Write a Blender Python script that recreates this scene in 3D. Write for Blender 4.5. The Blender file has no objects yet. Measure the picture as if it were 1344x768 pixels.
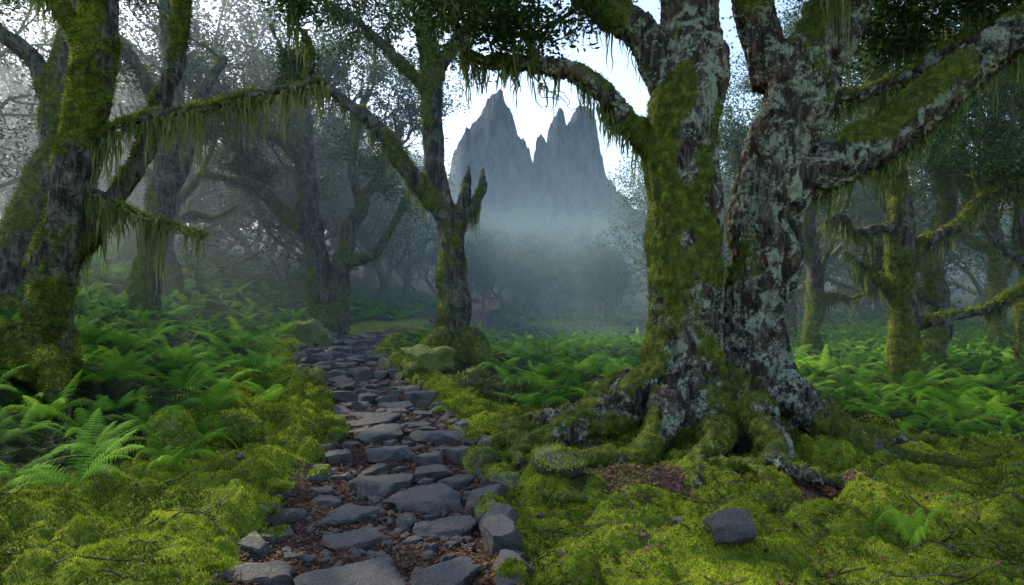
import bpy, bmesh, math, random, time
import numpy as np
from mathutils import Vector
T0=time.time()
rng=np.random.default_rng(7); random.seed(7)
S=bpy.context.scene

# ------------------------------------------------------------ noise
def _h(ix,iy,iz):
    n=(ix.astype(np.int64)*374761393+iy.astype(np.int64)*668265263+iz.astype(np.int64)*2147483647)&0xffffffff
    n=((n^(n>>13))*1274126177)&0xffffffff
    n=((n^(n>>16))*2246822519)&0xffffffff
    return ((n^(n>>15))&0xffffff)/float(0xffffff)
def vn(x,y,z):
    x,y,z=np.broadcast_arrays(x,y,z)
    fx,fy,fz=np.floor(x),np.floor(y),np.floor(z)
    u,v,w=x-fx,y-fy,z-fz
    u=u*u*(3-2*u);v=v*v*(3-2*v);w=w*w*(3-2*w)
    X,Y,Z=fx.astype(np.int64),fy.astype(np.int64),fz.astype(np.int64)
    def l(a,b,t): return a+(b-a)*t
    c=lambda a,b,d:_h(X+a,Y+b,Z+d)
    return l(l(l(c(0,0,0),c(1,0,0),u),l(c(0,1,0),c(1,1,0),u),v),
             l(l(c(0,0,1),c(1,0,1),u),l(c(0,1,1),c(1,1,1),u),v),w)*2-1
def fbm(x,y,z,o=4):
    s=0;a=1;t=0
    for i in range(o):
        s=s+a*vn(x*2**i+i*17.3,y*2**i+i*5.1,z*2**i+i*9.7);t+=a;a*=.5
    return s/t
def billow(x,y,z,o=3):
    s=0;a=1;t=0
    for i in range(o):
        s=s+a*np.abs(vn(x*2**i+i*7.3,y*2**i+i*3.1,z*2**i+i*1.7));t+=a;a*=.5
    return s/t
def ss(a,b,x):
    t=np.clip((x-a)/(b-a),0,1);return t*t*(3-2*t)

# ------------------------------------------------------------ mesh helpers
def mk(name,V,F,mat,attrs=None,smooth=True,parent=None):
    me=bpy.data.meshes.new(name)
    V=np.asarray(V,np.float32);F=np.asarray(F,np.int32)
    me.vertices.add(len(V));me.vertices.foreach_set('co',V.ravel())
    k=F.shape[1];me.loops.add(F.size);me.loops.foreach_set('vertex_index',F.ravel())
    me.polygons.add(len(F));me.polygons.foreach_set('loop_start',np.arange(0,F.size,k,dtype=np.int32))
    try: me.polygons.foreach_set('loop_total',np.full(len(F),k,np.int32))
    except Exception: pass
    me.update(calc_edges=True);me.validate()
    if attrs:
        for n,a in attrs.items():
            if len(a)==len(me.vertices):
                at=me.attributes.new(n,'FLOAT','POINT');at.data.foreach_set('value',np.asarray(a,np.float32))
    me.polygons.foreach_set('use_smooth',np.full(len(me.polygons),smooth,bool))
    if mat: me.materials.append(mat)
    ob=bpy.data.objects.new(name,me);S.collection.objects.link(ob)
    if parent: ob.parent=parent
    return ob
class Acc:
    def __init__(s): s.V=[];s.F=[];s.A=[];s.n=0
    def add(s,V,F,a=None):
        s.V.append(V);s.F.append(np.asarray(F)+s.n);s.n+=len(V)
        s.A.append(np.zeros(len(V)) if a is None else np.broadcast_to(a,(len(V),)))
    def get(s): return np.concatenate(s.V),np.concatenate(s.F),np.concatenate(s.A)
def catmull(P,R,step):
    P=np.asarray(P,float);R=np.asarray(R,float)
    Q=np.vstack([2*P[0]-P[1],P,2*P[-1]-P[-2]]);oP=[];oR=[]
    for i in range(len(P)-1):
        L=np.linalg.norm(P[i+1]-P[i]);k=max(1,int(math.ceil(L/step)))
        t=(np.arange(k)/k)[:,None]
        p0,p1,p2,p3=Q[i],Q[i+1],Q[i+2],Q[i+3]
        oP.append(.5*((2*p1)+(-p0+p2)*t+(2*p0-5*p1+4*p2-p3)*t*t+(-p0+3*p1-3*p2+p3)*t**3))
        oR.append(R[i]+(R[i+1]-R[i])*t[:,0])
    oP.append(P[-1:]);oR.append(R[-1:])
    return np.vstack(oP),np.concatenate(oR)
def tube(P,R,ns=8,closed=False,wob=0.0,seed=0.):
    P=np.asarray(P,float);R=np.asarray(R,float)
    if closed:
        t0=P[0]-P[1];t0/=np.linalg.norm(t0)+1e-9;t1=P[-1]-P[-2];t1/=np.linalg.norm(t1)+1e-9
        P=np.vstack([P[0]+t0*R[0]*.35,P[0]+t0*R[0]*.2,P,P[-1]+t1*R[-1]*.3,P[-1]+t1*R[-1]*.5])
        R=np.concatenate([[.0005,R[0]*.7],R,[R[-1]*.7,.0005]])
    T=np.gradient(P,axis=0);T/=np.linalg.norm(T,axis=1)[:,None]+1e-9
    n=np.cross(T[0],[0.13,1,.2]);
    if np.linalg.norm(n)<.1:n=np.cross(T[0],[1,0,0])
    N=[]
    for t in T:
        n=n-t*np.dot(n,t);n=n/(np.linalg.norm(n)+1e-9);N.append(n)
    N=np.array(N);B=np.cross(T,N)
    a=np.arange(ns)/ns*2*math.pi
    D=np.cos(a)[None,:,None]*N[:,None,:]+np.sin(a)[None,:,None]*B[:,None,:]
    rr=R[:,None]*np.ones(ns)[None]
    if wob:
        q=P[:,None,:]+D*.4
        rr=rr*(1+wob*vn(q[...,0]*2.3+seed,q[...,1]*2.3,q[...,2]*2.3))
    V=(P[:,None,:]+D*rr[...,None]).reshape(-1,3)
    m=len(P);i=np.arange(m-1)[:,None]*ns;j=np.arange(ns)[None];k=(j+1)%ns
    F=np.stack([i+j,i+k,i+ns+k,i+ns+j],-1).reshape(-1,4)
    return V,F

# ------------------------------------------------------------ materials
def newmat(n):
    m=bpy.data.materials.new(n);m.use_nodes=True;nt=m.node_tree;nt.nodes.clear()
    o=nt.nodes.new('ShaderNodeOutputMaterial');return m,nt,o
def N(nt,t,**k):
    n=nt.nodes.new(t)
    for a,b in k.items(): setattr(n,a,b)
    return n
def noise(nt,co,scale,detail=5,rough=.6,dist=0):
    n=N(nt,'ShaderNodeTexNoise');n.inputs['Scale'].default_value=scale;n.inputs['Detail'].default_value=detail
    n.inputs['Roughness'].default_value=rough;n.inputs['Distortion'].default_value=dist
    nt.links.new(co,n.inputs['Vector']);return n.outputs[0]
def ramp(nt,f,stops):
    r=N(nt,'ShaderNodeValToRGB');e=r.color_ramp.elements
    while len(e)<len(stops): e.new(.5)
    for i,(p,c) in enumerate(stops):
        e[i].position=p;e[i].color=(*c,1) if len(c)==3 else c
    nt.links.new(f,r.inputs[0]);return r.outputs[0]
def mixc(nt,f,a,b):
    m=N(nt,'ShaderNodeMix',data_type='RGBA')
    for s,v in((m.inputs[0],f),(m.inputs[6],a),(m.inputs[7],b)):
        if isinstance(v,(int,float)): s.default_value=v
        elif isinstance(v,tuple): s.default_value=(*v,1)
        else: nt.links.new(v,s)
    return m.outputs[2]
def math_(nt,op,a,b=None,clamp=False):
    m=N(nt,'ShaderNodeMath',operation=op,use_clamp=clamp)
    for s,v in((m.inputs[0],a),(m.inputs[1],b)):
        if v is None: continue
        if isinstance(v,(int,float)): s.default_value=v
        else: nt.links.new(v,s)
    return m.outputs[0]
def attr(nt,n): return N(nt,'ShaderNodeAttribute',attribute_name=n).outputs['Fac']
def coords(nt,sc=(1,1,1)):
    g=N(nt,'ShaderNodeTexCoord');m=N(nt,'ShaderNodeMapping');m.inputs['Scale'].default_value=sc
    nt.links.new(g.outputs['Object'],m.inputs[0]);return m.outputs[0]
def princ(nt,o,col,rough=.9,bump=None,bs=.5,bd=.02,spec=.3):
    p=N(nt,'ShaderNodeBsdfPrincipled')
    if isinstance(col,tuple): p.inputs['Base Color'].default_value=(*col,1)
    else: nt.links.new(col,p.inputs['Base Color'])
    if isinstance(rough,(int,float)): p.inputs['Roughness'].default_value=rough
    else: nt.links.new(rough,p.inputs['Roughness'])
    p.inputs['Specular IOR Level'].default_value=spec
    if bump is not None:
        b=N(nt,'ShaderNodeBump');b.inputs['Strength'].default_value=bs;b.inputs['Distance'].default_value=bd
        nt.links.new(bump,b.inputs['Height']);nt.links.new(b.outputs[0],p.inputs['Normal'])
    nt.links.new(p.outputs[0],o.inputs[0]);return p
def leafmat(name,c0,c1,c2,tr=.35,rough=.5,spec=.25):
    m,nt,o=newmat(name);a=attr(nt,'var');col=ramp(nt,a,[(0,c0),(.55,c1),(1,c2)])
    p=N(nt,'ShaderNodeBsdfPrincipled');p.inputs['Roughness'].default_value=rough;p.inputs['Specular IOR Level'].default_value=spec
    nt.links.new(col,p.inputs['Base Color'])
    t=N(nt,'ShaderNodeBsdfTranslucent');nt.links.new(col,t.inputs[0])
    x=N(nt,'ShaderNodeMixShader');x.inputs[0].default_value=tr
    nt.links.new(p.outputs[0],x.inputs[1]);nt.links.new(t.outputs[0],x.inputs[2]);nt.links.new(x.outputs[0],o.inputs[0]);return m
M_leaf=leafmat('laurel_leaf',(.015,.04,.012),(.04,.09,.024),(.1,.18,.04),.4,.5)
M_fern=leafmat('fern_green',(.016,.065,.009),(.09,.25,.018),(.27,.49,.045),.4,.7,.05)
M_mossb=leafmat('moss_blades',(.045,.07,.008),(.21,.29,.018),(.5,.55,.038),.3,.8,.05)
M_tmoss=leafmat('trunk_moss_blades',(.035,.042,.008),(.15,.19,.018),(.39,.42,.038),.25,.8,.05)
M_hang=leafmat('hanging_lichen',(.09,.12,.04),(.17,.21,.07),(.3,.34,.13),.4,.9,.05)
M_litter=leafmat('leaf_litter',(.03,.015,.01),(.1,.045,.025),(.22,.12,.06),.1,.8)

def barkmat(name,lich,red):
    m,nt,o=newmat(name);co=coords(nt);cs=coords(nt,(1,1,.2))
    n1=noise(nt,cs,13,9,.75,.5);n2=noise(nt,co,2.3,5,.65);n3=noise(nt,co,55,6,.75)
    c=ramp(nt,n1,[(.38,(.008,.007,.006)),(.5,(.055,.044,.036)),(.66,(.24,.2,.165))])
    c=mixc(nt,ramp(nt,n2,[(.5,(0,0,0)),(.64,(red,red,red))]),c,ramp(nt,n1,[(.37,(.025,.01,.008)),(.66,(.28,.14,.095))]))
    l=math_(nt,'ADD',noise(nt,co,5.5,5,.65,.8),math_(nt,'MULTIPLY',noise(nt,co,34,7,.8),.7))
    lf=ramp(nt,l,[(.86,(0,0,0)),(.93,(lich,lich,lich))])
    c=mixc(nt,lf,c,mixc(nt,n3,(.19,.23,.15),(.62,.67,.5)))
    a=math_(nt,'ADD',attr(nt,'moss'),math_(nt,'MULTIPLY',math_(nt,'SUBTRACT',noise(nt,co,24,6,.75),.5),1.3))
    mf=ramp(nt,a,[(.38,(0,0,0)),(.52,(1,1,1))])
    mc=ramp(nt,noise(nt,co,14,6,.75),[(.3,(.02,.028,.006)),(.5,(.09,.12,.013)),(.7,(.25,.3,.03))])
    c=mixc(nt,mf,c,mc)
    h=math_(nt,'ADD',math_(nt,'MULTIPLY',n1,1.6),math_(nt,'MULTIPLY',n3,.5))
    princ(nt,o,c,.85,h,1,.04,.25);return m
M_bark=barkmat('bark_lichen',.9,.7)
M_bark2=barkmat('bark_mossy',.3,.2)

def groundmat():
    m,nt,o=newmat('forest_floor');co=coords(nt)
    n1=noise(nt,co,1.3,5,.6);n2=noise(nt,co,30,8,.75);n3=noise(nt,co,7,6,.7)
    moss=mixc(nt,n1,ramp(nt,n2,[(.3,(.035,.055,.007)),(.55,(.13,.19,.015)),(.75,(.28,.34,.03))]),ramp(nt,n2,[(.3,(.045,.06,.008)),(.55,(.18,.22,.018)),(.75,(.36,.39,.036))]))
    dirt=ramp(nt,n2,[(.3,(.022,.015,.011)),(.5,(.07,.044,.032)),(.7,(.17,.105,.075))])
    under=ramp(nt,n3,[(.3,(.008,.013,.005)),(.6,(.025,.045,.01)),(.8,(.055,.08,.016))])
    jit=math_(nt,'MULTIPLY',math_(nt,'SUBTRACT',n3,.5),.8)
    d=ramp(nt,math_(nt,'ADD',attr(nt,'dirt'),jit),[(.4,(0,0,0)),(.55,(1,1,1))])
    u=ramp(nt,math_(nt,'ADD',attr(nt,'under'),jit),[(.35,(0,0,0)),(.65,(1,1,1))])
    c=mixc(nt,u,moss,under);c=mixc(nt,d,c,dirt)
    princ(nt,o,c,.95,math_(nt,'ADD',n2,n3),.8,.03,.15);return m
M_ground=groundmat()
def stonemat():
    m,nt,o=newmat('basalt_stone');co=coords(nt)
    n1=noise(nt,co,3.5,6,.65);n2=noise(nt,co,60,8,.7)
    c=mixc(nt,n1,ramp(nt,n2,[(.3,(.015,.014,.013)),(.7,(.075,.071,.068))]),ramp(nt,n2,[(.3,(.042,.039,.037)),(.7,(.19,.18,.168))]))
    l=ramp(nt,noise(nt,co,18,6,.8),[(.6,(0,0,0)),(.68,(.5,.5,.5))]);c=mixc(nt,l,c,(.25,.25,.22))
    ds=ramp(nt,noise(nt,co,9,6,.8),[(.53,(0,0,0)),(.64,(.8,.8,.8))]);c=mixc(nt,ds,c,(.065,.042,.03))
    a=math_(nt,'ADD',attr(nt,'moss'),math_(nt,'MULTIPLY',math_(nt,'SUBTRACT',noise(nt,co,14,6,.75),.5),1.7))
    mf=ramp(nt,a,[(.48,(0,0,0)),(.58,(1,1,1))])
    mc=ramp(nt,noise(nt,co,28,8,.8),[(.33,(.025,.035,.006)),(.5,(.1,.145,.013)),(.68,(.28,.34,.03))])
    c=mixc(nt,mf,c,mc)
    princ(nt,o,c,ramp(nt,n1,[(.3,(.3,.3,.3)),(.7,(.75,.75,.75))]),math_(nt,'ADD',n2,math_(nt,'MULTIPLY',n1,3)),1,.025,.5);return m
M_stone=stonemat()

# ------------------------------------------------------------ terrain
PY=np.array([-40,3,3.7,4.5,5.5,6.5,7.6,8.7,10,12,14,16,18,20,24,30,60.])
PX=np.array([-.66,-.7,-.74,-.83,-.92,-1.02,-1.3,-1.65,-2.14,-3.0,-3.65,-3.9,-3.7,-3.3,-2.4,-2,-2.])
yy=np.linspace(-40,60,2001);xx=np.interp(yy,PY,PX);kk=np.hanning(41);kk/=kk.sum()
xx=np.convolve(np.pad(xx,20,'edge'),kk,'valid')
def pathx(y): return np.interp(y,yy,xx)
STEPS=[(6.35,.07),(9.3,.08),(11.2,.07),(12.9,.06),(14.4,.06),(16,.05)]
def pz(y):
    z=0*y+.002*np.clip(y-4,0,30)
    for a,b in STEPS: z=z+b*ss(a-.12,a+.05,y)
    return z
TREES_M=[(-.95,12.2,.14,1.2),(-4.9,7.1,.12,1.0)]
def base_h(x,y):
    p=pathx(y);dl=p-x;dr=x-p
    z=pz(y)+.18*ss(.66,1.1,dl)+.09*ss(.72,1.1,dr)
    sl=.20+.011*np.clip(y-7,0,12)
    e=np.clip(dl-1.1,0,None);z=z+sl*(e*e/(e+.6))/(1+e/30)
    z=z+ss(1.5,3,dr)*(-pz(y)*.9)*ss(7,9,x+y*0.6)
    for tx,ty,a,s in TREES_M: z=z+a*np.exp(-((x-tx)**2+(y-ty)**2)/s**2)
    z=z+.075*np.clip(y-42,0,400)*ss(42,60,y)
    z=z-.9*ss(17,26,y)*ss(38,30,y)*ss(-3,0,x)*ss(12,5,x)
    z=z+.14*fbm(x*.5,y*.5,0*x,3)*ss(.7,2.5,np.abs(dr))*np.clip(.5+y/20,0,4)
    return z
def mossmask(x,y):
    p=pathx(y);d=np.abs(x-p)
    return ss(.6,.86,d+.3*fbm(x*2.2,y*2.2,0*x+3,3))
def dirtmask(x,y):
    d=1-mossmask(x,y)
    r=np.hypot(x-2.0,(y-5.9)*1.2)
    patch=ss(.06,.28,fbm(x*1.7+9,y*1.7,0*x+1,4))*ss(2.3,.6,r)
    fine=.42*ss(.1,.5,fbm(x*6,y*6,0*x+3,3))
    return np.clip(d+patch+fine,0,1)
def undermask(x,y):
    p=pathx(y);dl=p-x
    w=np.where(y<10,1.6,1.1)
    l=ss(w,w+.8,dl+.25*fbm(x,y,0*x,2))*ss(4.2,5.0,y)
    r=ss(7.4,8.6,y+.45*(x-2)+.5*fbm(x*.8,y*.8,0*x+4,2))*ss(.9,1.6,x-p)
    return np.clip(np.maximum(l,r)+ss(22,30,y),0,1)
def cushion(x,y):
    wx=x+.25*vn(x*1.3,y*1.3,0*x);wy=y+.25*vn(x*1.3,y*1.3,0*x+9)
    return billow(wx*3.6,wy*3.6,0*x,3)
def H(x,y):
    near=ss(26,14,y)
    m=mossmask(x,y)*near;dd=dirtmask(x,y)
    wx=x+.25*vn(x*1.3,y*1.3,0*x);wy=y+.25*vn(x*1.3,y*1.3,0*x+9)
    z=base_h(x,y)
    z=z+m*(.24*billow(wx*1.5,wy*1.5,0*x+2,2)+(.2*cushion(x,y)+.045*billow(x*14,y*14,0*x,3))*(1-.6*dd)-.11)
    z=z+(1-m)*near*(.035*fbm(x*5,y*5,0*x+6,4)+.015*fbm(x*22,y*22,0*x,3))
    return z
def axis(lo,hi,c0,c1,fine,grow):
    a=list(np.arange(c0,c1,fine));s=fine;v=c1
    while v<hi: a.append(v);s*=grow;v+=s
    a.append(hi);b=[];s=fine;v=c0-fine
    while v>lo: b.append(v);s*=grow;v-=s
    b.append(lo);return np.array(b[::-1]+a)
ax=axis(-900,900,-4.2,5.2,.02,1.035);ay=axis(-60,1200,2.9,8.6,.02,1.022)
GX,GY=np.meshgrid(ax,ay);gx,gy=GX.ravel(),GY.ravel()
gz=H(gx,gy);W=len(ax);Hh=len(ay)
i=np.arange(Hh-1)[:,None]*W;j=np.arange(W-1)[None]
F=np.stack([i+j,i+j+1,i+W+j+1,i+W+j],-1).reshape(-1,4)
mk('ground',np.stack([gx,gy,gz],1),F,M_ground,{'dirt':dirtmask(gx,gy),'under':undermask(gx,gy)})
print('ground',len(gx),time.time()-T0)

# ------------------------------------------------------------ moss blades on ground
def blades(P,Nn,L,Wd,var,name,mat,parent=None,lean=.6):
    n=len(P);r=rng.normal(size=(n,3))
    D=Nn+lean*r*.6;D/=np.linalg.norm(D,axis=1)[:,None]
    s=np.cross(D,rng.normal(size=(n,3)));s/=np.linalg.norm(s,axis=1)[:,None]+1e-9
    V=np.stack([P-s*Wd[:,None]-D*L[:,None]*.15,P+s*Wd[:,None]-D*L[:,None]*.15,P+D*L[:,None]],1).reshape(-1,3)
    return mk(name,V,np.arange(3*n).reshape(-1,3),mat,{'var':np.repeat(var,3)},False,parent)
def scat(n,x0,x1,y0,y1,pw=1.0):
    y=y0+(y1-y0)*rng.random(n)**pw;x=x0+(x1-x0)*rng.random(n)
    k=np.abs(x)<.82*y+.6
    return x[k],y[k]
def ground_moss():
    P=[];Ls=[];
    for n,y0,y1,L,W in((500000,3.2,6,.017,.0034),(340000,6,9.5,.024,.0053),(180000,9.5,18,.038,.01)):
        x,y=scat(n,-7,7,y0,y1)
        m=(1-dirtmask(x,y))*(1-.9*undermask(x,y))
        k=rng.random(len(x))<m*1.1-.1
        x,y=x[k],y[k];P.append(np.stack([x,y,H(x,y)],1));Ls.append(np.stack([np.full(len(x),L),np.full(len(x),W)],1))
    P=np.concatenate(P);Ls=np.concatenate(Ls)
    v=np.clip(.44+.7*fbm(P[:,0]*1.1,P[:,1]*1.1,0*P[:,0],3)+.9*fbm(P[:,0]*7,P[:,1]*7,0*P[:,0]+5,3)+1.0*(cushion(P[:,0],P[:,1])-.25)+rng.normal(size=len(P))*.18,0,1)
    Nn=np.tile([0,0,1.],(len(P),1))
    blades(P,Nn,Ls[:,0]*rng.uniform(.6,1.4,len(P)),Ls[:,1],v,'moss_carpet',M_mossb,None,.9)
ground_moss();print('moss',time.time()-T0)

# ------------------------------------------------------------ rocks
bm=bmesh.new();bmesh.ops.create_icosphere(bm,subdivisions=4,radius=1)
IV=np.array([v.co[:] for v in bm.verts]);IF=np.array([[v.index for v in f.verts] for f in bm.faces]);bm.free()
def rock(c,size,rot=0,seed=0,facets=12,rough=.05,flat=None):
    r=np.random.default_rng(seed+1000);V=IV.copy()*1.25
    V=V/np.maximum(np.abs(V).max(1),1e-6)[:,None]*.75*.6+V*.45
    for _ in range(facets):
        n=r.normal(size=3);n/=np.linalg.norm(n);d=r.uniform(.58,.92)
        V-=n*np.clip(V@n-d,0,None)[:,None]
    if flat: V[:,2]=np.minimum(V[:,2],flat+.14*V[:,0]*r.normal()+.12*V[:,1]*r.normal())
    q=V*1.0+seed*3.7
    f=fbm(q[:,0]*2.2,q[:,1]*2.2,q[:,2]*2.2,5)
    V*=(1+rough*2.6*f)[:,None]
    V=V*np.asarray(size)
    ca,sa=math.cos(rot),math.sin(rot)
    V=np.stack([V[:,0]*ca-V[:,1]*sa,V[:,0]*sa+V[:,1]*ca,V[:,2]],1)
    return V+np.asarray(c),IF
A=Acc();placed=[]
def put(x,y,rx,ry,h,lift,moss,rot=None,seed=None,flat=.5,rough=.06):
    seed=len(placed) if seed is None else seed
    z=float(pz(np.array(y)))+lift if abs(x-float(pathx(y)))<.7 else float(H(np.array([x]),np.array([y]))[0])+lift
    V,Fc=rock((x,y,z),(rx,ry,h),rng.uniform(-.7,.7) if rot is None else rot,seed,flat=flat,rough=rough)
    up=ss(-.2,.6,(V[:,2]-z)/h)
    A.add(V,Fc,moss*(.35+.65*up));placed.append((x,y,max(rx,ry)))
for (sy,sh) in STEPS:
    px0=float(pathx(sy));x=px0-.7
    while x<px0+.64:
        w=rng.uniform(.12,.3);put(x+w,sy+rng.uniform(-.07,.07),w*1.02,rng.uniform(.12,.18),.14,.015,rng.uniform(0,.45),rng.uniform(-.2,.2));x+=2*w*.93
y=3.0
while y<7:
    r=rng.uniform(.1,.17)
    put(float(pathx(y))+rng.uniform(.7,.82),y,r*.85,r*1.1,r*1.0,.03,rng.uniform(.2,.65),flat=.6);y+=r*1.85
y=3.0
while y<18:
    for sd in(-1,1):
        if rng.random()<.75 and not(sd>0 and y<7):
            r=rng.uniform(.08,.18)
            put(float(pathx(y))+sd*rng.uniform(.66,.84),y+rng.uniform(-.08,.08),r*.8,r*1.15,r*.9,.0,rng.uniform(.35,.85) if sd<0 else rng.uniform(.1,.7),flat=.6)
    y+=rng.uniform(.2,.36)
for t in range(4600):
    y=rng.uniform(2.8,19);r=rng.choice([.2,.15,.11,.07,.05]) if t>380 else rng.choice([.29,.25,.2])
    x=float(pathx(y))+rng.uniform(-.62,.62)
    ok=True
    for (a,b,c) in placed:
        if (a-x)**2+((b-y)*1.15)**2<((c+r)*.92)**2: ok=False;break
    if ok and rng.random()<.85: put(x,y,r*rng.uniform(.95,1.2),r*rng.uniform(.65,.9),r*rng.uniform(.26,.42)+.05,rng.uniform(-.02,.03),rng.uniform(-.3,.42),rough=.11)
V,Fc,a=A.get();sp_=mk('stone_path',V,Fc,M_stone,{'moss':a},True);print('stones',len(placed))
k=np.nonzero((a>.5)&(V[:,1]<10))[0];k=rng.choice(k,60000);Pp=V[k]+rng.normal(size=(len(k),3))*.006
kz=fbm(Pp[:,0]*14,Pp[:,1]*14,Pp[:,2]*14,3)>-.1;k=k[kz];Pp=Pp[kz]
blades(Pp,np.tile([0,0,1.],(len(k),1)),rng.uniform(.008,.02,len(k)),np.full(len(k),.0035),np.clip(.45+.8*fbm(Pp[:,0]*8,Pp[:,1]*8,Pp[:,2]*8,3)+rng.normal(size=len(k))*.18,0,1),'moss_on_stones',M_mossb,sp_,1.6)
def hummock_fuzz(ob,V,z,n,L=(.012,.03)):
    k=rng.integers(0,len(V),n);k=k[V[k,2]>z-.05]
    blades(V[k]+rng.normal(size=(len(k),3))*.012,IV[k],rng.uniform(L[0],L[1],len(k)),np.full(len(k),.005),np.clip(.45+.8*fbm(V[k,0]*8,V[k,1]*8,V[k,2]*8,3)+rng.normal(size=len(k))*.22,0,1),'moss',M_mossb,ob)
rk=[('dark_rock',1.28,4.0,.19,.12,-.3),('mossy_rock',-.25,6.0,.2,.2,.6),('mossy_rock',.37,5.35,.24,.14,.5),('mossy_rock',-1.35,11,.4,.26,1.2),
      ('mossy_rock',-2.75,5.6,.24,.25,1.4),('mossy_rock',-2.45,6.15,.2,.2,1.4),('mossy_rock',-4.6,16,.5,.4,1.4),('mossy_rock',-.55,10.4,.2,.14,.8),
      ('small_rock',1.1,4.5,.08,.05,.2),('mossy_rock',1.75,4.75,.13,.1,.7),('small_rock',.6,4.9,.07,.05,0.),('mossy_rock',-1.95,7.2,.2,.16,1.4),
      ('mossy_rock',.4,7.4,.25,.18,1.4),('mossy_rock',-2.45,8.6,.22,.18,1.4),('mossy_rock',-3.0,10,.25,.2,1.4),('mossy_rock',4.1,5.4,.3,.2,1.4)]
for q,(nm,x,y,s,hh,ms) in enumerate(rk):
    z=float(H(np.array([x]),np.array([y]))[0])
    V,Fc=rock((x,y,z+hh*(.4 if ms<1.3 else .1)),(s,s*.85,hh),rng.uniform(0,3),q*7+3,facets=14 if ms<1 else 2,rough=.07 if ms<1 else .16)
    ob=mk(nm,V,Fc,M_stone,{'moss':np.full(len(V),ms)*(.5+.5*ss(-.5,.6,(V[:,2]-z)/hh))})
    if ms>=.9: hummock_fuzz(ob,V,z,9000 if y<9 else 4000)
    elif ms>.4: hummock_fuzz(ob,V,z+hh*.75,5000,(.006,.016))

# ------------------------------------------------------------ litter
bm=bmesh.new();bmesh.ops.create_icosphere(bm,subdivisions=2,radius=1)
ICO2=np.array([v.co[:] for v in bm.verts]);IF2=np.array([[v.index for v in f.verts] for f in bm.faces]);bm.free()
def litter():
    x1,y1=scat(44000,-2.2,.9,3,9);k=np.abs(x1-pathx(y1))<.8;x1,y1=x1[k],y1[k]
    x2,y2=scat(60000,-5,5,3.2,8);k=rng.random(len(x2))<(.05+dirtmask(x2,y2)*ss(-.5,0,x2)+.16*ss(2.5,.5,np.hypot(x2-1.6,y2-5.5)));x2,y2=x2[k],y2[k]
    x=np.r_[x1,x2];y=np.r_[y1,y2];n=len(x)
    P=np.stack([x,y,H(x,y)+rng.uniform(.008,.026,n)],1)
    a=rng.uniform(0,6.28,n);L=rng.uniform(.008,.026,n);w=L*rng.uniform(.25,.5,n)
    d=np.stack([np.cos(a),np.sin(a),rng.normal(size=n)*.3],1);s=np.stack([-np.sin(a),np.cos(a),rng.normal(size=n)*.4],1)
    V=np.stack([P-d*L[:,None],P+s*w[:,None],P+d*L[:,None],P-s*w[:,None]],1).reshape(-1,3)
    mk('leaf_litter',V,np.arange(4*n).reshape(-1,4),M_litter,{'var':np.repeat(rng.random(n)**1.3,4)},False)
    T=Acc()
    for _ in range(420):
        x=rng.uniform(-4,5);y=rng.uniform(3.3,9)
        a=rng.uniform(0,6.28);L=rng.uniform(.08,.5);t=np.linspace(0,1,5)
        X=x+np.cos(a)*L*t+.03*L*rng.normal(size=5)*4*t;Y=y+np.sin(a)*L*t;Z=H(X,Y)+.015+rng.uniform(0,.05)*t
        V,Fq=tube(np.stack([X,Y,Z],1),np.linspace(.006,.002,5),5);T.add(V,Fq)
    V,Fq,_a=T.get();mk('fallen_twigs',V,Fq,M_bark2,{'moss':np.zeros(len(V))})
    A=Acc();q=0
    for _ in range(700):
        y=rng.uniform(3,9);x=float(pathx(y))+rng.normal()*.36;r=rng.uniform(.012,.04)
        bx,by,bz=rng.uniform(.7,1.3,3)
        V=ICO2*r*np.array([bx,by,bz*.7])*(1+.25*vn(ICO2[:,0]*1.7+q,ICO2[:,1]*1.7,ICO2[:,2]*1.7))[:,None]+np.array([x,y,float(H(np.array([x]),np.array([y]))[0])+r*.2])
        A.add(V,IF2,rng.uniform(-.4,.3));q+=3
    V,Fq,a=A.get();mk('pebbles',V,Fq,M_stone,{'moss':a},False)
litter()

# ------------------------------------------------------------ foliage utilities
def leaves_at(C,n,sig,L,var0=.45):
    m=len(C);P=np.repeat(C,n,0)+rng.normal(size=(m*n,3))*sig*np.array([1,1,.6]);k=len(P)
    cv=np.repeat(rng.normal(size=m)*.16,n)
    d=rng.normal(size=(k,3));d[:,2]=d[:,2]*.5-.15;d/=np.linalg.norm(d,axis=1)[:,None]
    up=rng.normal(size=(k,3))*.5+np.array([0,0,1.]);s=np.cross(d,up);s/=np.linalg.norm(s,axis=1)[:,None]+1e-9
    L=L*rng.uniform(.6,1.35,k)[:,None]
    V=np.stack([P,P+d*L*.5+s*L*.26,P+d*L,P+d*L*.5-s*L*.26],1).reshape(-1,3)
    return V,np.arange(4*k).reshape(-1,4),np.repeat(np.clip(var0+cv+rng.normal(size=k)*.16,0,1),4)
def rdir(d,ang):
    d=np.asarray(d,float);r=rng.normal(size=3);r-=d*np.dot(r,d);r/=np.linalg.norm(r)+1e-9
    v=d*math.cos(ang)+r*math.sin(ang);return v/np.linalg.norm(v)
def grow(p,d,L,r,lev,W,tips,up=.12,hang=None,kids=4):
    n=6;pts=[np.array(p,float)];d=np.array(d,float)
    for i in range(n):
        d=d+rng.normal(size=3)*.3+np.array([0,0,up]);d/=np.linalg.norm(d);pts.append(pts[-1]+d*L/n)
    R=np.linspace(r,max(r*.35,.004),n+1)
    V,Fq=tube(pts,R,6 if lev>0 else 4);W.add(V,Fq)
    if hang is not None and lev>0: hang+= [pts[2],pts[3],pts[4]]
    if lev==0: tips+=pts[2:];return
    for k in range(kids):
        i=rng.integers(2,n+1);grow(pts[i],rdir(d,rng.uniform(.5,1.15)),L*rng.uniform(.5,.72),R[i]*.75,lev-1,W,tips,up,hang,kids)
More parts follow.
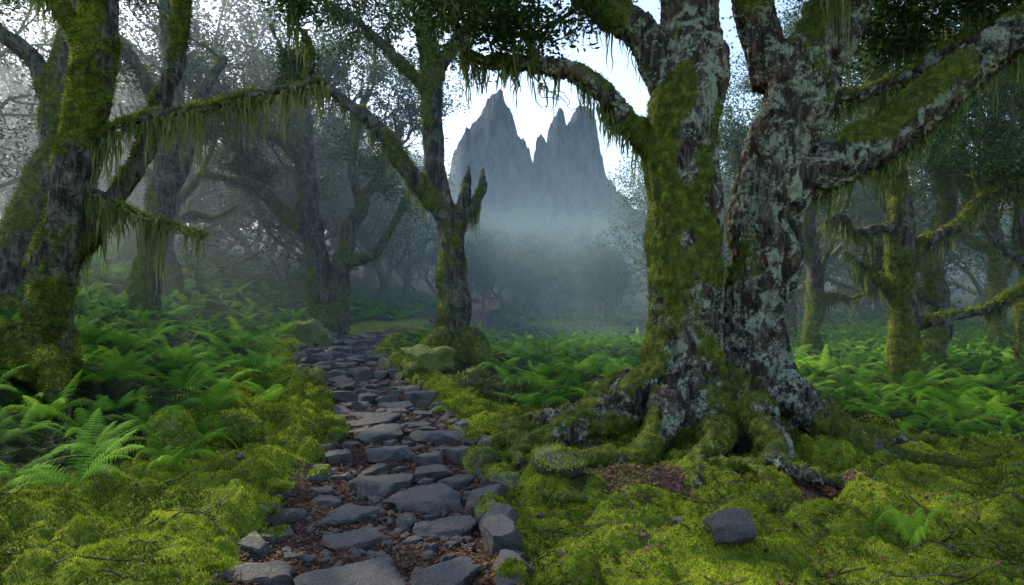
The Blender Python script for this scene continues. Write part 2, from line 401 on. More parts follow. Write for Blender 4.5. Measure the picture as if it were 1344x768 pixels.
def hanging(pts,name,parent,lmin=.1,lmax=.5,per=5,w=.012,spread=.04):
    pts=np.asarray(pts);m=len(pts);P=np.repeat(pts,per,0);k=len(P)
    P=P+rng.normal(size=(k,3))*np.array([spread,spread,.01])
    base=np.repeat(rng.uniform(.05,1,m)**2.2,per)
    L=lmin+(lmax-lmin)*base*rng.uniform(.35,1,k);g=6;t=np.linspace(0,1,g)
    a=rng.uniform(0,6.28,k);s=np.stack([np.cos(a),np.sin(a),0*a],1)
    q=P[:,None,:]-np.array([0,0,1.])*(L[:,None]*t)[...,None]
    q=q+.013*np.cumsum(rng.normal(size=(k,g,3)),1)*np.array([1,1,.2])
    ctr=np.repeat(pts,per,0);q[...,:2]+=(ctr[:,None,:2]-P[:,None,:2])*(t[None,:,None]*.7)
    ww=(w*rng.uniform(.4,1.3,k)[:,None]*(1-t**1.5)[None]+.001)*(1+.4*rng.normal(size=(k,g)))
    V=np.stack([q-s[:,None,:]*ww[...,None],q+s[:,None,:]*ww[...,None]],2).reshape(-1,3)
    b=np.arange(k)[:,None]*g*2;i=np.arange(g-1)[None]*2
    Fq=np.stack([b+i,b+i+1,b+i+3,b+i+2],-1).reshape(-1,4)
    return mk(name,V,Fq,M_hang,{'var':np.repeat(np.clip(.45+rng.normal(size=k)*.24,0,1),g*2)},False,parent)
def sightline(P):   # natural opening in the canopy looking up the valley
    y=np.maximum(P[:,1],1);u=(P[:,0]/y-.04)/.12;v=(P[:,2]-1.6)/y
    v=(v-.215)/.125
    q=np.sqrt(u*u+v*v)+.22*fbm(P[:,0]*.9,P[:,1]*.9,P[:,2]*.9,3)
    return q<1
# ------------------------------------------------------------ hand-built trees
def authored(name,base,s,limbs,voxel,bark,mossf,sprouts,fuzz,leafL=.065,disp=.012,roots=(),hl=.35,leafn=22,lev=2,cush=.02,hper=10,wob=.24,jit_=.3,fz=1.,nfa=1.25,mx=1):
    bx,by,bz=base;root=bpy.data.objects.new(name,None);S.collection.objects.link(root)
    A=Acc();hp=[];paths=[]
    for li in limbs:
        a=np.array(li,float);P=a[:,:3]*s*np.array([mx,1,1])+np.array([bx,by,bz]);R=a[:,3]*s
        P,R=catmull(P,R,max(.06,voxel*3));
        if len(P)>4:
            jit=np.stack([vn(P[:,2]*2.1+k*9+bx,P[:,0]*2.1,P[:,1]*2.1+k) for k in range(3)],1)
            P=P+jit*np.minimum(R*jit_+.03,.07)[:,None]
        V,Fq=tube(P,R*.97,14,True,wob,bx*3);A.add(V,Fq);paths.append((P,R))
    for rt in roots:
        a=np.array(rt,float);P0,R=catmull(a[:,:3],a[:,3],.06)
        P0[:,:2]+=.13*np.stack([vn(P0[:,0]*3,P0[:,1]*3,0*P0[:,0]),vn(P0[:,0]*3,P0[:,1]*3,0*P0[:,0]+5)],1)
        P0[:,2]=base_h(P0[:,0],P0[:,1])+P0[:,2]+.06+.05*vn(P0[:,0]*4,P0[:,1]*4,0*P0[:,0]+2)
        V,Fq=tube(P0,R,12,True,.4,1.);A.add(V,Fq)
    V,Fq,_=A.get();ob=mk('tmp',V,Fq,None)
    md=ob.modifiers.new('r','REMESH');md.mode='VOXEL';md.voxel_size=voxel
    sm=ob.modifiers.new('s','SMOOTH');sm.iterations=3;sm.factor=.6
    dg=bpy.context.evaluated_depsgraph_get();ev=ob.evaluated_get(dg);me=bpy.data.meshes.new_from_object(ev)
    bpy.data.objects.remove(ob)
    n=len(me.vertices);co=np.empty(n*3,np.float32);no=np.empty(n*3,np.float32)
    me.vertices.foreach_get('co',co);me.vertex_normals.foreach_get('vector',no)
    co=co.reshape(-1,3).astype(float);no=no.reshape(-1,3).astype(float)
    x,y,z=co.T
    hgt=z-base_h(x,y)
    nf=fbm(x*2.1+bx,y*2.1,z*1.5,5)
    moss=mossf(x,y,z,no,hgt)+nfa*nf
    mk_=ss(.35,.6,moss)
    wx=x+.06*vn(x*3,y*3,z*3)
    rid=1-np.abs(fbm(wx*15,y*15,z*2.6,4))*3.2
    dsp=disp*(1.8*rid-.9)+disp*1.9*fbm(x*3.2,y*3.2,z*1.6,3)
    dsp=dsp*(1-.6*mk_)+mk_*(cush*(3.2*billow(x*7,y*7,z*7,3)))
    co2=co+no*dsp[:,None]
    me.vertices.foreach_set('co',co2.astype(np.float32).ravel())
    at=me.attributes.new('moss','FLOAT','POINT');at.data.foreach_set('value',np.clip(moss,0,1).astype(np.float32))
    me.polygons.foreach_set('use_smooth',np.ones(len(me.polygons),bool));me.materials.append(bark);me.update()
    tr=bpy.data.objects.new('trunk',me);S.collection.objects.link(tr);tr.parent=root
    k=rng.integers(0,n,fuzz);k=k[mk_[k]>rng.random(len(k))*.9+.05];k=k[(co[k,2]<12)]
    P=co2[k]+rng.normal(size=(len(k),3))*voxel*.6
    dn=no[k]+np.array([0,0,-.25])
    blades(P,dn,fz*rng.uniform(.012,.03,len(k))*(1+voxel*8),np.full(len(k),.0035+voxel*.1)*fz,np.clip(.44+1.3*fbm(P[:,0]*5,P[:,1]*5,P[:,2]*5,4)+rng.normal(size=len(k))*.18,0,1),'trunk_moss',M_tmoss,root)
    W=Acc();tips=[];hp=[]
    for (li,t0,t1,cnt,L) in sprouts:
        P,R=paths[li];m=len(P)
        for c in range(cnt):
            i=int(min(m-2,(t0+(t1-t0)*rng.random())*(m-1)));T=P[i+1]-P[i];T/=np.linalg.norm(T)
            d=rdir(T,rng.uniform(.6,1.3));d[2]=abs(d[2])*.8+.1
            grow(P[i],d,L*rng.uniform(.7,1.2),min(R[i]*.5,L*.02+.008),lev,W,tips,.08,hp)
    if W.n:
        V,Fq,_=W.get();mk('branches',V,Fq,M_bark2,{'moss':np.full(len(V),.6)},True,root)
        C=np.array(tips);C=C[~sightline(C)]
        V,Fq,va=leaves_at(C,leafn,.15,leafL);mk('leaves',V,Fq,M_leaf,{'var':va},False,root)
    hh=[]
    for q,(P,R) in enumerate(paths):
        for i in range(len(P)-1):
            T=P[i+1]-P[i];hz=math.hypot(T[0],T[1])/(np.linalg.norm(T)+1e-9)
            if hz>.55 and P[i][2]-base_h(P[i][0],P[i][1])>1.2:
                for _ in range(2):
                    if rng.random()<.75: hh.append(P[i]+T*rng.random()-np.array([0,0,R[i]*.8]))
    if hp:
        hp=np.array(hp);hp=hp[rng.random(len(hp))<.5];hh+=list(hp)
    if len(hh): hanging(hh,'hanging_moss',root,.04,hl,hper,.009+voxel*.15)
    print(name,n,time.time()-T0)
    return root
def gmoss(bias,dx=-.3,up=.5,baseg=.5):
    return lambda x,y,z,no,h: bias+dx*no[:,0]+up*no[:,2]+baseg*np.exp(-np.clip(h,0,9)/.7)

# big foreground tree
s=.00737
def bigmoss(x,y,z,no,h):
    A_=ss(2.0,1.6,x)
    return .02+.42*A_*ss(.05,-.6,no[:,0])+.4*no[:,2]+.65*np.exp(-np.clip(h,0,9)/.5)+.22*ss(3.4,2.4,z)*ss(1.7,1.45,x)+.5*ss(2.9,3.6,x)*np.clip(no[:,2]+.5,0,1)+.45*ss(1.35,1.1,x)*ss(2,3,z)
big=[
 [(-42,0,-60,86),(-40,0,15,76),(-36,0,80,58),(-37,0,180,51),(-38,0,280,49),(-35,0,380,47),(-32,0,460,44),(-24,10,560,41),(-18,20,680,38),(-5,30,850,30)],
 [(76,25,-60,84),(74,22,15,70),(66,20,90,52),(58,18,180,46),(70,15,270,46),(88,10,360,48),(100,5,430,46),(125,5,510,45),(165,0,580,41),(205,-5,670,36),(260,0,800,28)],
 [(95,5,370,36),(150,-5,378,33),(200,-12,400,31),(258,-20,440,30),(325,-30,505,29),(405,-45,565,27),(500,-60,650,24),(620,-80,760,18)],
 [(-55,5,390,17),(-95,0,432,16),(-140,-5,482,14),(-190,-8,515,12),(-250,-5,526,10),(-305,-5,528,8),(-335,-10,548,6),(-345,-20,580,3)],
 [(-45,10,480,28),(-75,20,545,25),(-125,30,605,22),(-190,40,670,18),(-300,50,740,14)],
 [(90,20,500,30),(75,25,580,28),(62,25,680,25),(50,30,800,20)],
 [(135,15,492,12),(200,30,488,11),(270,35,515,10),(340,40,555,9),(410,45,575,7),(520,50,600,5)],
 [(15,5,-50,66),(15,5,50,46),(18,8,130,26),(25,10,190,8)],
]
rts=[
 [(1.5,6.6,.5,.26),(1.1,6.5,.28,.21),(.7,6.35,.1,.14),(.2,6.2,.04,.09),(-.15,6.35,.0,.06)],
 [(1.5,6.4,.3,.2),(1.2,5.95,.05,.12),(.8,5.8,.02,.07),(.3,5.85,.02,.05),(.05,5.5,-.02,.035)],
 [(1.35,6.9,.42,.2),(.85,7.1,.13,.13),(.3,7.1,.04,.09),(-.15,6.85,.0,.05)],
 [(1.8,6.4,.35,.22),(1.75,5.95,.05,.12),(1.5,5.5,.01,.06),(1.4,5.2,-.03,.04)],
 [(2.2,6.3,.3,.2),(2.25,5.85,.05,.12),(2.1,5.35,.01,.06),(2.5,4.9,-.02,.04)],
 [(2.6,6.6,.45,.22),(2.95,6.3,.12,.15),(3.3,6.05,.03,.1),(3.65,5.95,.0,.06),(4.1,5.6,-.04,.04)],
 [(2.7,6.8,.4,.2),(3.2,6.8,.1,.13),(3.7,6.75,.0,.07),(4.2,6.8,-.03,.04)],
 [(1.5,5.6,.02,.04),(1.9,5.2,.03,.04),(2.0,4.8,.02,.03),(1.75,4.4,.0,.02)],
 [(.9,6.0,.04,.04),(.5,5.5,.04,.035),(.25,5.1,.02,.025),(.45,4.7,.01,.015)],
 [(.6,6.3,.04,.04),(.1,6.0,.04,.035),(-.05,5.6,.02,.025)],
 [(.4,6.6,.04,.05),(0,6.7,.04,.04),(-.2,6.6,.02,.03)],
]
bt=authored('old_laurel_tree',(1.97,6.75,.01),s,big,.016,M_bark,bigmoss,
   [(0,.85,1,4,1.6),(1,.8,1,5,1.6),(2,.6,1,7,1.1),(3,.6,1,3,.6),(4,.4,1,7,1.1),(5,.4,1,5,1.5),(6,.4,1,9,.9)],320000,roots=rts,disp=.024,hl=.6,hper=10,wob=.13,jit_=.18,fz=.62,nfa=1.9)
ex=[np.array([3.0+rng.uniform(-.04,.16),6.42+rng.uniform(-.2,0),4.55+rng.uniform(-.2,.7)]) for _ in range(26)]
hanging(ex,'beard_lichen',bt,.25,1.1,10,.014,.03)

s=7/896
authored('mossy_tree',(-4.86,7,.62),s,[
 [(-5,0,-40,52),(0,0,5,38),(12,0,70,31),(28,0,160,28),(46,0,250,26),(62,0,340,25),(75,0,420,24),(85,5,520,22),(80,10,680,16)],
 [(62,0,310,9),(90,-5,337,7),(150,-15,352,6),(220,-20,362,5.5),(290,-20,380,5),(350,-10,393,4.5),(372,-5,398,4)],
 [(350,-12,390,4),(362,-14,425,3.5),(350,-18,460,3),(330,-20,490,2)],
 [(40,15,190,18),(72,38,240,15),(105,50,300,13),(130,62,380,12),(145,72,470,10),(160,80,600,8)],
 [(66,0,262,5),(100,-15,248,3),(160,-30,222,2.2),(215,-40,205,1.6),(240,-44,200,1)],
 [(75,0,420,12),(50,-10,480,10),(0,-20,560,8),(-60,-30,640,6)]],
 .02,M_bark2,gmoss(.38),[(0,.92,1,2,.8),(2,.6,1,1,.22),(5,.7,1,2,.8)],100000,hl=.8,hper=10,leafL=.05,wob=.2,nfa=1.5,
 roots=[[(-4.7,6.8,.3,.18),(-4.3,6.4,.08,.12),(-4.0,6.1,.0,.06)],[(-5,6.8,.3,.18),(-5.2,6.4,.05,.12),(-5.2,6.0,-.02,.06)]])
s=11/896
authored('leaning_mossy_tree',(-8,11,1.95),s,[
 [(-20,0,-60,42),(-5,0,0,32),(25,0,70,28),(48,0,150,25),(68,0,240,22),(85,0,340,20),(95,0,450,18),(90,10,600,14)],
 [(60,0,210,15),(20,-10,280,12),(-25,-20,330,10),(-60,-20,400,8)],
 [(84,0,330,11),(130,20,400,10),(190,30,470,8)]],
 .035,M_bark2,gmoss(.4),[(0,.75,1,5,1.4),(1,.5,1,4,1.0),(2,.5,1,2,.8)],45000)
s=14/896
authored('forked_tree',(-7.55,14,1.35),s,[
 [(0,0,-60,28),(0,0,0,20),(12,0,70,16),(24,0,150,15),(30,0,240,14),(38,5,330,13),(28,10,430,12),(20,10,560,9)],
 [(10,0,60,13),(28,5,120,11),(45,10,190,10),(62,14,260,8),(100,20,330,6)],
 [(30,0,240,9),(0,-10,300,8),(-40,-20,360,6),(-90,-20,400,4)]],
 .035,M_bark2,gmoss(.35),[(0,.75,1,4,1.6),(1,.6,1,3,1.2),(2,.4,1,3,1.0)],35000)
s=18/896
authored('gnarled_tree',(-4.95,18,.85),s,[
 [(5,0,-40,30),(0,0,0,20),(-8,0,60,15),(-15,0,120,13),(-20,0,190,12),(-28,0,270,10),(-20,0,360,8)],
 [(8,0,-30,22),(20,5,30,13),(24,5,90,11),(45,5,150,9),(75,5,200,7),(100,10,260,5)],
 [(-12,0,110,10),(-45,-5,135,8),(-85,-10,175,7),(-120,-15,183,5),(-150,-20,190,3)],
 [(28,5,75,8),(65,-5,90,7),(92,-5,125,5),(118,-10,175,3)],
 [(-15,0,180,8),(-50,5,230,7),(-100,10,260,5),(-160,10,275,3)],
 [(45,5,150,7),(35,10,220,6),(50,20,300,5)]],
 .035,M_bark2,gmoss(.3),[(0,.6,1,8,2.1),(1,.6,1,6,1.9),(2,.5,1,4,1.1),(4,.3,1,6,1.7),(5,.2,1,6,1.8)],35000,leafL=.09,leafn=18)
s=12/896
authored('slender_mossy_tree',(-.93,12,.36),s,[
 [(0,0,-30,38),(0,0,5,28),(-3,0,50,22),(-5,0,110,21),(-12,0,170,17),(-26,0,230,15),(-34,0,300,14),(-38,0,380,13),(-42,0,440,12),(-75,5,520,10),(-110,10,640,7)],
 [(-10,0,160,14),(2,-3,190,10),(8,-5,215,8),(11,-5,240,5),(12,-5,256,1)],
 [(0,-3,180,8),(18,-5,205,6),(30,-6,230,5),(33,-5,247,3.5),(36,-5,256,.7)],
 [(-25,0,205,13),(-52,-3,238,11),(-78,-5,270,10),(-100,-8,300,9),(-135,-10,330,8),(-170,-12,358,7),(-205,-15,372,5),(-240,-15,362,3)],
 [(-38,0,365,10),(-15,3,410,8),(15,8,450,7),(45,10,500,6),(90,10,580,4)],
 [(-38,0,350,7),(-75,-10,395,6),(-115,-15,430,5),(-170,-20,470,3)],
 [(-205,-15,372,4),(-225,-15,400,3),(-240,-15,440,2)]],
 .02,M_bark2,gmoss(.36),[(0,.72,1,9,1.7),(3,.6,1,2,.3),(4,.35,1,8,1.3),(5,.3,1,5,1.1)],80000,hl=.7,wob=.16,
 roots=[[(-1.1,11.8,.3,.2),(-1.5,11.5,.05,.12),(-1.8,11.2,-.02,.05)],[(-.8,11.8,.3,.2),(-.5,11.4,.05,.12),(-.3,11.1,-.02,.05)]])
s=10.5/896
authored('mossy_limbed_tree',(6.05,10.5,0),s,[
 [(0,0,-40,28),(0,0,5,20),(2,0,80,16),(0,0,160,15),(-5,0,230,14),(-20,5,320,12),(-30,10,420,10),(-20,10,560,7)],
 [(-2,0,215,8),(-30,-5,222,7),(-65,-10,215,6),(-90,-10,235,5),(-110,-12,228,3)],
 [(5,0,85,9),(40,-5,100,8),(85,-10,110,7),(130,-15,135,7),(180,-20,160,5)],
 [(0,0,150,9),(30,5,200,8),(75,8,225,7),(120,10,270,6),(190,10,290,4)],
 [(-3,0,120,6),(-30,5,150,5),(-55,10,175,4),(-75,10,190,2)]],
 .025,M_bark2,gmoss(.42),[(0,.65,1,8,1.6),(3,.6,1,4,1.0)],50000,hl=.5)
tw=[[(0,0,-40,24),(0,0,5,17),(8,0,70,13),(2,0,150,12),(15,0,230,11),(5,0,320,9),(15,0,450,6)],
 [(5,0,90,7),(-30,-5,120,6),(-70,-5,115,4),(-110,-10,135,3)],
 [(10,0,180,7),(50,5,210,6),(85,5,270,5),(90,5,330,3)],
 [(4,0,130,6),(-25,10,175,5),(-60,15,240,4),(-75,15,300,3)]]
authored('twisted_tree',(8.0,13,0),13/896,tw,.035,M_bark2,gmoss(.45),[(0,.6,1,8,1.9),(1,.5,1,2,.5),(2,.4,1,4,1.4)],30000,hl=.45)
authored('twisted_tree',(9.6,12.6,-.1),.0125,tw,.045,M_bark2,gmoss(.45),[(0,.65,1,7,1.7),(2,.6,1,3,1.2)],20000,mx=-1,hl=.45)
authored('twisted_tree',(6.5,14.6,-.1),.0135,tw,.045,M_bark2,gmoss(.45),[(0,.65,1,7,1.7),(2,.6,1,3,1.2)],20000,mx=-.8,hl=.45)
authored('twisted_tree',(7.3,18.4,-.2),.016,tw,.055,M_bark2,gmoss(.45),[(0,.65,1,7,1.9),(2,.6,1,3,1.2)],16000,mx=1.2)
authored('twisted_tree',(11.6,16.2,-.2),.015,tw,.055,M_bark2,gmoss(.45),[(0,.65,1,7,1.9),(3,.6,1,3,1.2)],16000,mx=-1.1)
authored('twisted_tree',(-8.7,17.5,1.9),.014,tw,.05,M_bark2,gmoss(.35),[(0,.65,1,6,1.7)],16000,mx=-1.1)

# ------------------------------------------------------------ background forest (shared tree meshes)
def variant(k,hgt,leafn,leafL,lev=2):
    W=Acc();tips=[];hp=[]
    pts=[np.zeros(3)-np.array([0,0,.5])];d=np.array([rng.normal()*.2,rng.normal()*.2,1.])
    n=9
    for i in range(n):
        d=d+rng.normal(size=3)*.24*np.array([1,1,.2]);d[2]=max(d[2],.6);d/=np.linalg.norm(d);pts.append(pts[-1]+d*hgt*.62/n)
    R=np.linspace(.22,.09,n+1);R[0]=.4;R[1]=.26
    P,Rr=catmull(pts,R,.25);V,Fq=tube(P,Rr,10,False,.3,k*3.);W.add(V,Fq)
    for c in range(11):
        i=rng.integers(3,n+1);a=c*2.4+rng.uniform(-.4,.4)
        dd=np.array([math.cos(a),math.sin(a),rng.uniform(.15,.9)]);dd/=np.linalg.norm(dd)
        grow(pts[i],dd,hgt*rng.uniform(.26,.42),R[i]*.6,lev,W,tips,.12,hp,4)
    V,Fq,_=W.get();a=mk('v',V,Fq,M_bark2,{'moss':np.full(len(V),.55)+.3*fbm(V[:,0]*2,V[:,1]*2,V[:,2]*2,2)})
    V,Fq,va=leaves_at(np.array(tips),leafn,.24,leafL);b=mk('v',V,Fq,M_leaf,{'var':va},False)
    hp=np.array(hp);c=hanging(hp[rng.random(len(hp))<.6],'v',None,.08,.7,5,.025,.05)
    ms=[a.data,b.data,c.data]
    for o in(a,b,c): bpy.data.objects.remove(o)
    return ms
VAR=[variant(k,rng.uniform(8.5,10.5),11,.13) for k in range(5)]
def place(x,y,k,sc,par,rot,z=None):
    z=float(base_h(np.array([x]),np.array([y]))[0]) if z is None else z
    for me,nm in zip(VAR[k],('trunk','leaves','hanging_moss')):
        o=bpy.data.objects.new(nm,me);S.collection.objects.link(o);o.location=(x,y,z);o.scale=(sc,)*3;o.rotation_euler=(0,0,rot)
        o.parent=par
near=[(-13,16,1),(-12,21,1.1),(-7,23,1),(-8.5,28,1.1),(-14,27,1.1),(-17,21,1),(-5.5,29,1),(-18,31,1.2),(-11,34,1.1),
      (-7.6,36,1.1),(-14.5,38,1),(-21,38,1.1),(-23,29,1.1),
      (14,16,1),(8.6,23,1.1),(13,22,1.1),(10.5,28,1.1),(16,27,1.1),(8.6,33,1),(15,34,1.1),(20,30,1.2),(19,22,1.1),(12,39,1),(5.3,21.5,.8),(22,38,1.1)]
for (x,y,sc) in near:
    e=bpy.data.objects.new('laurel_tree',None);S.collection.objects.link(e)
    place(x,y,rng.integers(0,5),sc*rng.uniform(.9,1.1),e,rng.uniform(0,6.28))
far=bpy.data.objects.new('distant_forest',None);S.collection.objects.link(far)
cnt=0
for t in range(3000):
    y=36+190*rng.random()**1.5;x=rng.uniform(-.85,.85)*y
    if cnt>=260: break
    u=x/y;sc=rng.uniform(.8,1.25)
    if -.15<u<.2: sc=rng.uniform(.8,1.1)*min(1.,.45+max(0,y-36)/80)
    place(x,y,rng.integers(0,5),sc,far,rng.uniform(0,6.28));cnt+=1
for t in range(40):
    y=rng.uniform(38,80);x=y*rng.uniform(-.13,.19);place(x,y,rng.integers(0,5),rng.uniform(.85,1.1)*min(1.,.45+(y-36)/80),far,rng.uniform(0,6.28))
print('forest',time.time()-T0)

# ------------------------------------------------------------ ferns
def frond(L,np_,seg,drop,pin,bip):
    t=np.linspace(.0,1,np_+1)
    X=L*t*(1-.12*t);Z=L*(.95*t-drop*t*t)
    P=np.stack([X,0*X,Z],1);T=np.gradient(P,axis=0);T/=np.linalg.norm(T,axis=1)[:,None]
    Vs=[];Fs=[];n=0
    V=np.stack([P-[0,.004,0],P+[0,.004,0]],1).reshape(-1,3);i=np.arange(np_)*2
    Vs.append(V);Fs.append(np.stack([i,i+1,i+3,i+2],1));n+=len(V)
    for i in range(3,np_+1):
        tt=t[i];pl=pin*L*(min(1,tt*3.2)**.7)*(1-tt)**.75+.01
        for sd in(-1,1):
            D=np.array([T[i][0]*.3,sd,T[i][2]*.3-.12]);D/=np.linalg.norm(D);D=D+rng.normal(size=3)*.05
            sp=L/np_*.5
            if bip:
                m=seg;q=(np.arange(m)+.5)/m
                C=P[i]+D*(pl*q)[:,None]+np.array([0,0,-.2*pl])*(q*q)[:,None]
                ln=sp*1.05*(1-q**2*.85);hw=pl/m*.34
                for s2 in(-1,1):
                    E=T[i]*s2*.95+D*.45
                    V=np.stack([C-D*hw,C+E*ln[:,None]*.6-D*hw*.8,C+E*ln[:,None]+D*hw*.6,C+D*hw],1).reshape(-1,3)
                    Vs.append(V);Fs.append(np.arange(4*m).reshape(-1,4)+n);n+=4*m
            else:
                q=np.linspace(0,1,3);wd=sp*.7*(1-q**1.5)
                C=P[i]+D*(pl*q)[:,None]+np.array([0,0,-.2*pl])*(q*q)[:,None]
                V=np.stack([C+T[i]*wd[:,None],C-T[i]*wd[:,None]],1).reshape(-1,3);k=np.arange(2)*2
                Vs.append(V);Fs.append(np.stack([k,k+1,k+3,k+2],1)+n);n+=len(V)
    return np.concatenate(Vs),np.concatenate(Fs)
def fern(nf,np_,seg,bip):
    A=Acc()
    for f in range(nf):
        V,Fq=frond(rng.uniform(.7,1.15),np_,seg,rng.uniform(.3,1.05),rng.uniform(.2,.28),bip)
        tl=rng.normal()*.35;V=np.stack([V[:,0],V[:,1]*math.cos(tl),V[:,2]+V[:,1]*math.sin(tl)],1)
        a=f/nf*6.28+rng.normal()*.35;ca,sa=math.cos(a),math.sin(a)
        V=np.stack([V[:,0]*ca-V[:,1]*sa,V[:,0]*sa+V[:,1]*ca,V[:,2]],1)
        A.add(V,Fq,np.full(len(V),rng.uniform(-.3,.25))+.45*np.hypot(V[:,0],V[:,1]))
    return A.get()
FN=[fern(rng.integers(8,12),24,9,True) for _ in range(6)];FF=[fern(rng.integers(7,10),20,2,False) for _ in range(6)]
def fernfield(name,pos,lib,smin,smax,vb=.4):
    A=Acc()
    for (x,y) in pos:
        V,Fq,va=lib[rng.integers(0,len(lib))];sc=rng.uniform(smin,smax);a=rng.uniform(0,6.28);ca,sa=math.cos(a),math.sin(a)
        z=float(base_h(np.array([x]),np.array([y]))[0])+.03
        tx,ty=rng.normal(size=2)*.12
        v=np.stack([(V[:,0]*ca-V[:,1]*sa)*sc+x,(V[:,0]*sa+V[:,1]*ca)*sc+y,(V[:,2]+V[:,0]*tx+V[:,1]*ty)*sc+z],1)
        A.add(v,Fq,np.clip(va+vb+rng.normal()*.18,0,1))
    V,Fq,va=A.get();mk(name,V,Fq,M_fern,{'var':va},False);return len(Fq)
def pick(n,x0,x1,y0,y1,cond,sep):
    out=[]
    for _ in range(n):
        y=rng.uniform(y0,y1);x=rng.uniform(x0,x1)
        if abs(x)>.85*y+.8: continue
        if not cond(x,y): continue
        if all((a-x)**2+(b-y)**2>sep*sep for a,b in out): out.append((x,y))
    return out
def clear(x,y): return (x-2.1)**2+(y-6.8)**2>1.6**2
cl=lambda x,y:(pathx(y)-x)>(1.65 if y<8 else 1.35) and (x+4.9)**2+(y-7)**2>.2 and clear(x,y)
cr=lambda x,y:(x-pathx(y))>1.6 and undermask(np.array([x]),np.array([y]))[0]>.45 and clear(x,y) and not (abs(x+.95)<.7 and y<12.2)
fe=bpy.data.objects.new('fern_undergrowth',None);S.collection.objects.link(fe);FM=[]
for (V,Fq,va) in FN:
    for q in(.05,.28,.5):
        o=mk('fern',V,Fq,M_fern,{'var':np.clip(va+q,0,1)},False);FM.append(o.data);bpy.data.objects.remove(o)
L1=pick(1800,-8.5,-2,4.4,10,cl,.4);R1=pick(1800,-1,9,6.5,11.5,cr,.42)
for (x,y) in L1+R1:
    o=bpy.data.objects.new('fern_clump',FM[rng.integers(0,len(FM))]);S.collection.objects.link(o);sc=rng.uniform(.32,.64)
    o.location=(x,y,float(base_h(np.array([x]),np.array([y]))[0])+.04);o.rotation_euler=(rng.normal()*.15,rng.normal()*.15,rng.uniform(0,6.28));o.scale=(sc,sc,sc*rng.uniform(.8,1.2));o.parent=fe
L2=pick(4000,-22,-2,10,25,cl,.55);R2=pick(4000,-2.5,19,11.5,24,cr,.55)
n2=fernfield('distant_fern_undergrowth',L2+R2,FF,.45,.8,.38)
print('ferns',len(L1+R1),len(L2+R2),n2,time.time()-T0)
V,Fq,va=FN[0];sc=.5;v=V*np.array([.45,.45,1.45])*sc+np.array([2.42,4.12,float(H(np.array([2.42]),np.array([4.12]))[0])])
mk('young_fern',v,Fq,M_fern,{'var':np.clip(va+.9,0,1)},False)
x,y=rng.uniform(-40,40,70000),rng.uniform(12,48,70000);k=(np.abs(x)<.85*y)&(np.abs(x-pathx(y))>1.5)&(fbm(x*.4,y*.4,0*x,3)>-.15);x,y=x[k],y[k]
C=np.stack([x,y,base_h(x,y)+rng.uniform(0,.5,len(x))*(.5+.5*fbm(x*.5,y*.5,0*x,2))],1)
V,Fq,va=leaves_at(C,3,.15,.14,.5);mk('low_shrub_layer',V,Fq,M_fern,{'var':va*.8},False)

# ------------------------------------------------------------ mountain
k=.469
prof=[(480,330),(560,290),(590,252),(600,215),(612,200),(622,178),(630,172),(640,155),(654,137),(661,138),(667,158),(673,170),(680,190),(690,214),(697,232),(701,222),(704,198),(710,194),(714,206),(719,200),(723,176),(730,162),(738,161),(742,178),(748,170),(752,158),(760,157),(768,160),(773,186),(778,196),(783,222),(790,240),(805,262),(840,292),(900,325),(980,345)]
pxs=np.array([(a-672)*k for a,b in prof]);pzs=np.array([1.6+(384-b)*k for a,b in prof])
u=np.linspace(-95,150,480);v=np.linspace(-1,1,120);UU,VV=np.meshgrid(u,v)
hh=np.interp(UU+2.2*vn(UU*.25,VV*6,UU*0)+.8*vn(UU*.9,VV*14,UU*0),pxs,pzs)
fall=1-np.abs(VV)**1.3
steep=ss(30,70,hh)
ZZ=hh*(fall*(1-steep)+steep*(1-ss(.35,.95,np.abs(VV))*.9))
rg=(1-np.abs(fbm(UU*.09,VV*7,ZZ*.015,5))*2.5)
ZZ=ZZ+rg*4*ss(0,.3,fall)+1.6*fbm(UU*.6,VV*20,UU*0,3)
YY=420+VV*60
nu=480;i=np.arange(119)[:,None]*nu;j=np.arange(nu-1)[None]
F=np.stack([i+j,i+j+1,i+nu+1+j,i+nu+j],-1).reshape(-1,4)
m,nt,o=newmat('mountain_hazed_rock');co=coords(nt,(1,1,.35));n1=noise(nt,co,.15,8,.75)
princ(nt,o,ramp(nt,n1,[(.4,(.008,.014,.03)),(.6,(.075,.095,.125))]),.95,n1,1,6,.1)  # blue-grey ramp puts distance haze into the rock colour
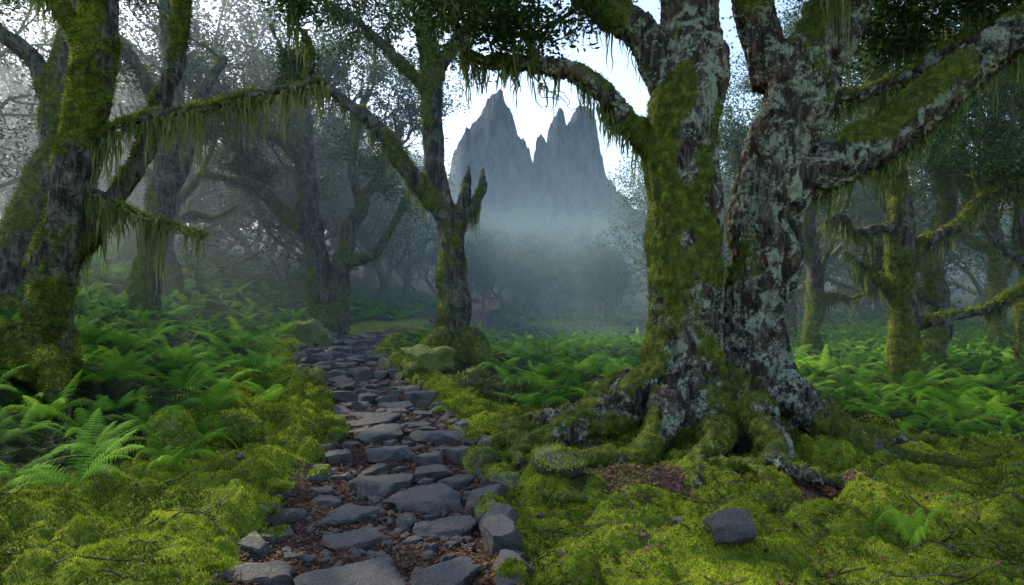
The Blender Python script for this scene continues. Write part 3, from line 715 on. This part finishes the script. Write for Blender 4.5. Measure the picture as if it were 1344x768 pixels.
mk('mountain',np.stack([UU.ravel(),YY.ravel(),ZZ.ravel()],1),F,m)

# ------------------------------------------------------------ mist
def box(name,x0,x1,y0,y1,z0,z1,dens,col,g):
    V=[(x,y,z) for x in(x0,x1) for y in(y0,y1) for z in(z0,z1)]
    Fq=[(0,1,3,2),(4,6,7,5),(0,4,5,1),(2,3,7,6),(0,2,6,4),(1,5,7,3)]
    m,nt,o=newmat(name);vs=N(nt,'ShaderNodeVolumeScatter');vs.inputs['Color'].default_value=(*col,1)
    vs.inputs['Density'].default_value=dens;vs.inputs['Anisotropy'].default_value=g
    nt.links.new(vs.outputs[0],o.inputs['Volume']);mk(name,V,Fq,m,None,False)
box('mist',-160,160,9.0,330,-8,8,.0085,(.55,.84,1),.4)
box('mist',-70,-4.5,12.5,62,-7,16,.014,(.88,.96,1),.7)

# ------------------------------------------------------------ light, sky, camera
az,el=math.radians(-50),math.radians(44)
w=bpy.data.worlds.new('World');S.world=w;w.use_nodes=True;nt=w.node_tree
sk=N(nt,'ShaderNodeTexSky');sk.sky_type='NISHITA';sk.sun_disc=False;sk.sun_elevation=el;sk.sun_rotation=az%(2*math.pi);sk.dust_density=1.6;sk.air_density=1.0
nt.links.new(sk.outputs[0],nt.nodes['Background'].inputs[0]);nt.nodes['Background'].inputs[1].default_value=.35
sd=bpy.data.lights.new('sun','SUN');sd.energy=5;sd.angle=math.radians(1.5);sd.color=(1,.92,.76)
so=bpy.data.objects.new('sun',sd);S.collection.objects.link(so)
D=Vector((math.sin(az)*math.cos(el),math.cos(az)*math.cos(el),math.sin(el)));so.rotation_euler=D.to_track_quat('Z','Y').to_euler()
cam=bpy.data.cameras.new('camera');cam.lens=24;cam.sensor_width=36;cam.clip_end=3000;cam.clip_start=.05
co_=bpy.data.objects.new('camera',cam);S.collection.objects.link(co_);co_.location=(0,0,1.6);co_.rotation_euler=(math.radians(90),0,0);S.camera=co_
S.view_settings.view_transform='Standard';S.view_settings.look='None';S.view_settings.exposure=0
print('done',time.time()-T0)
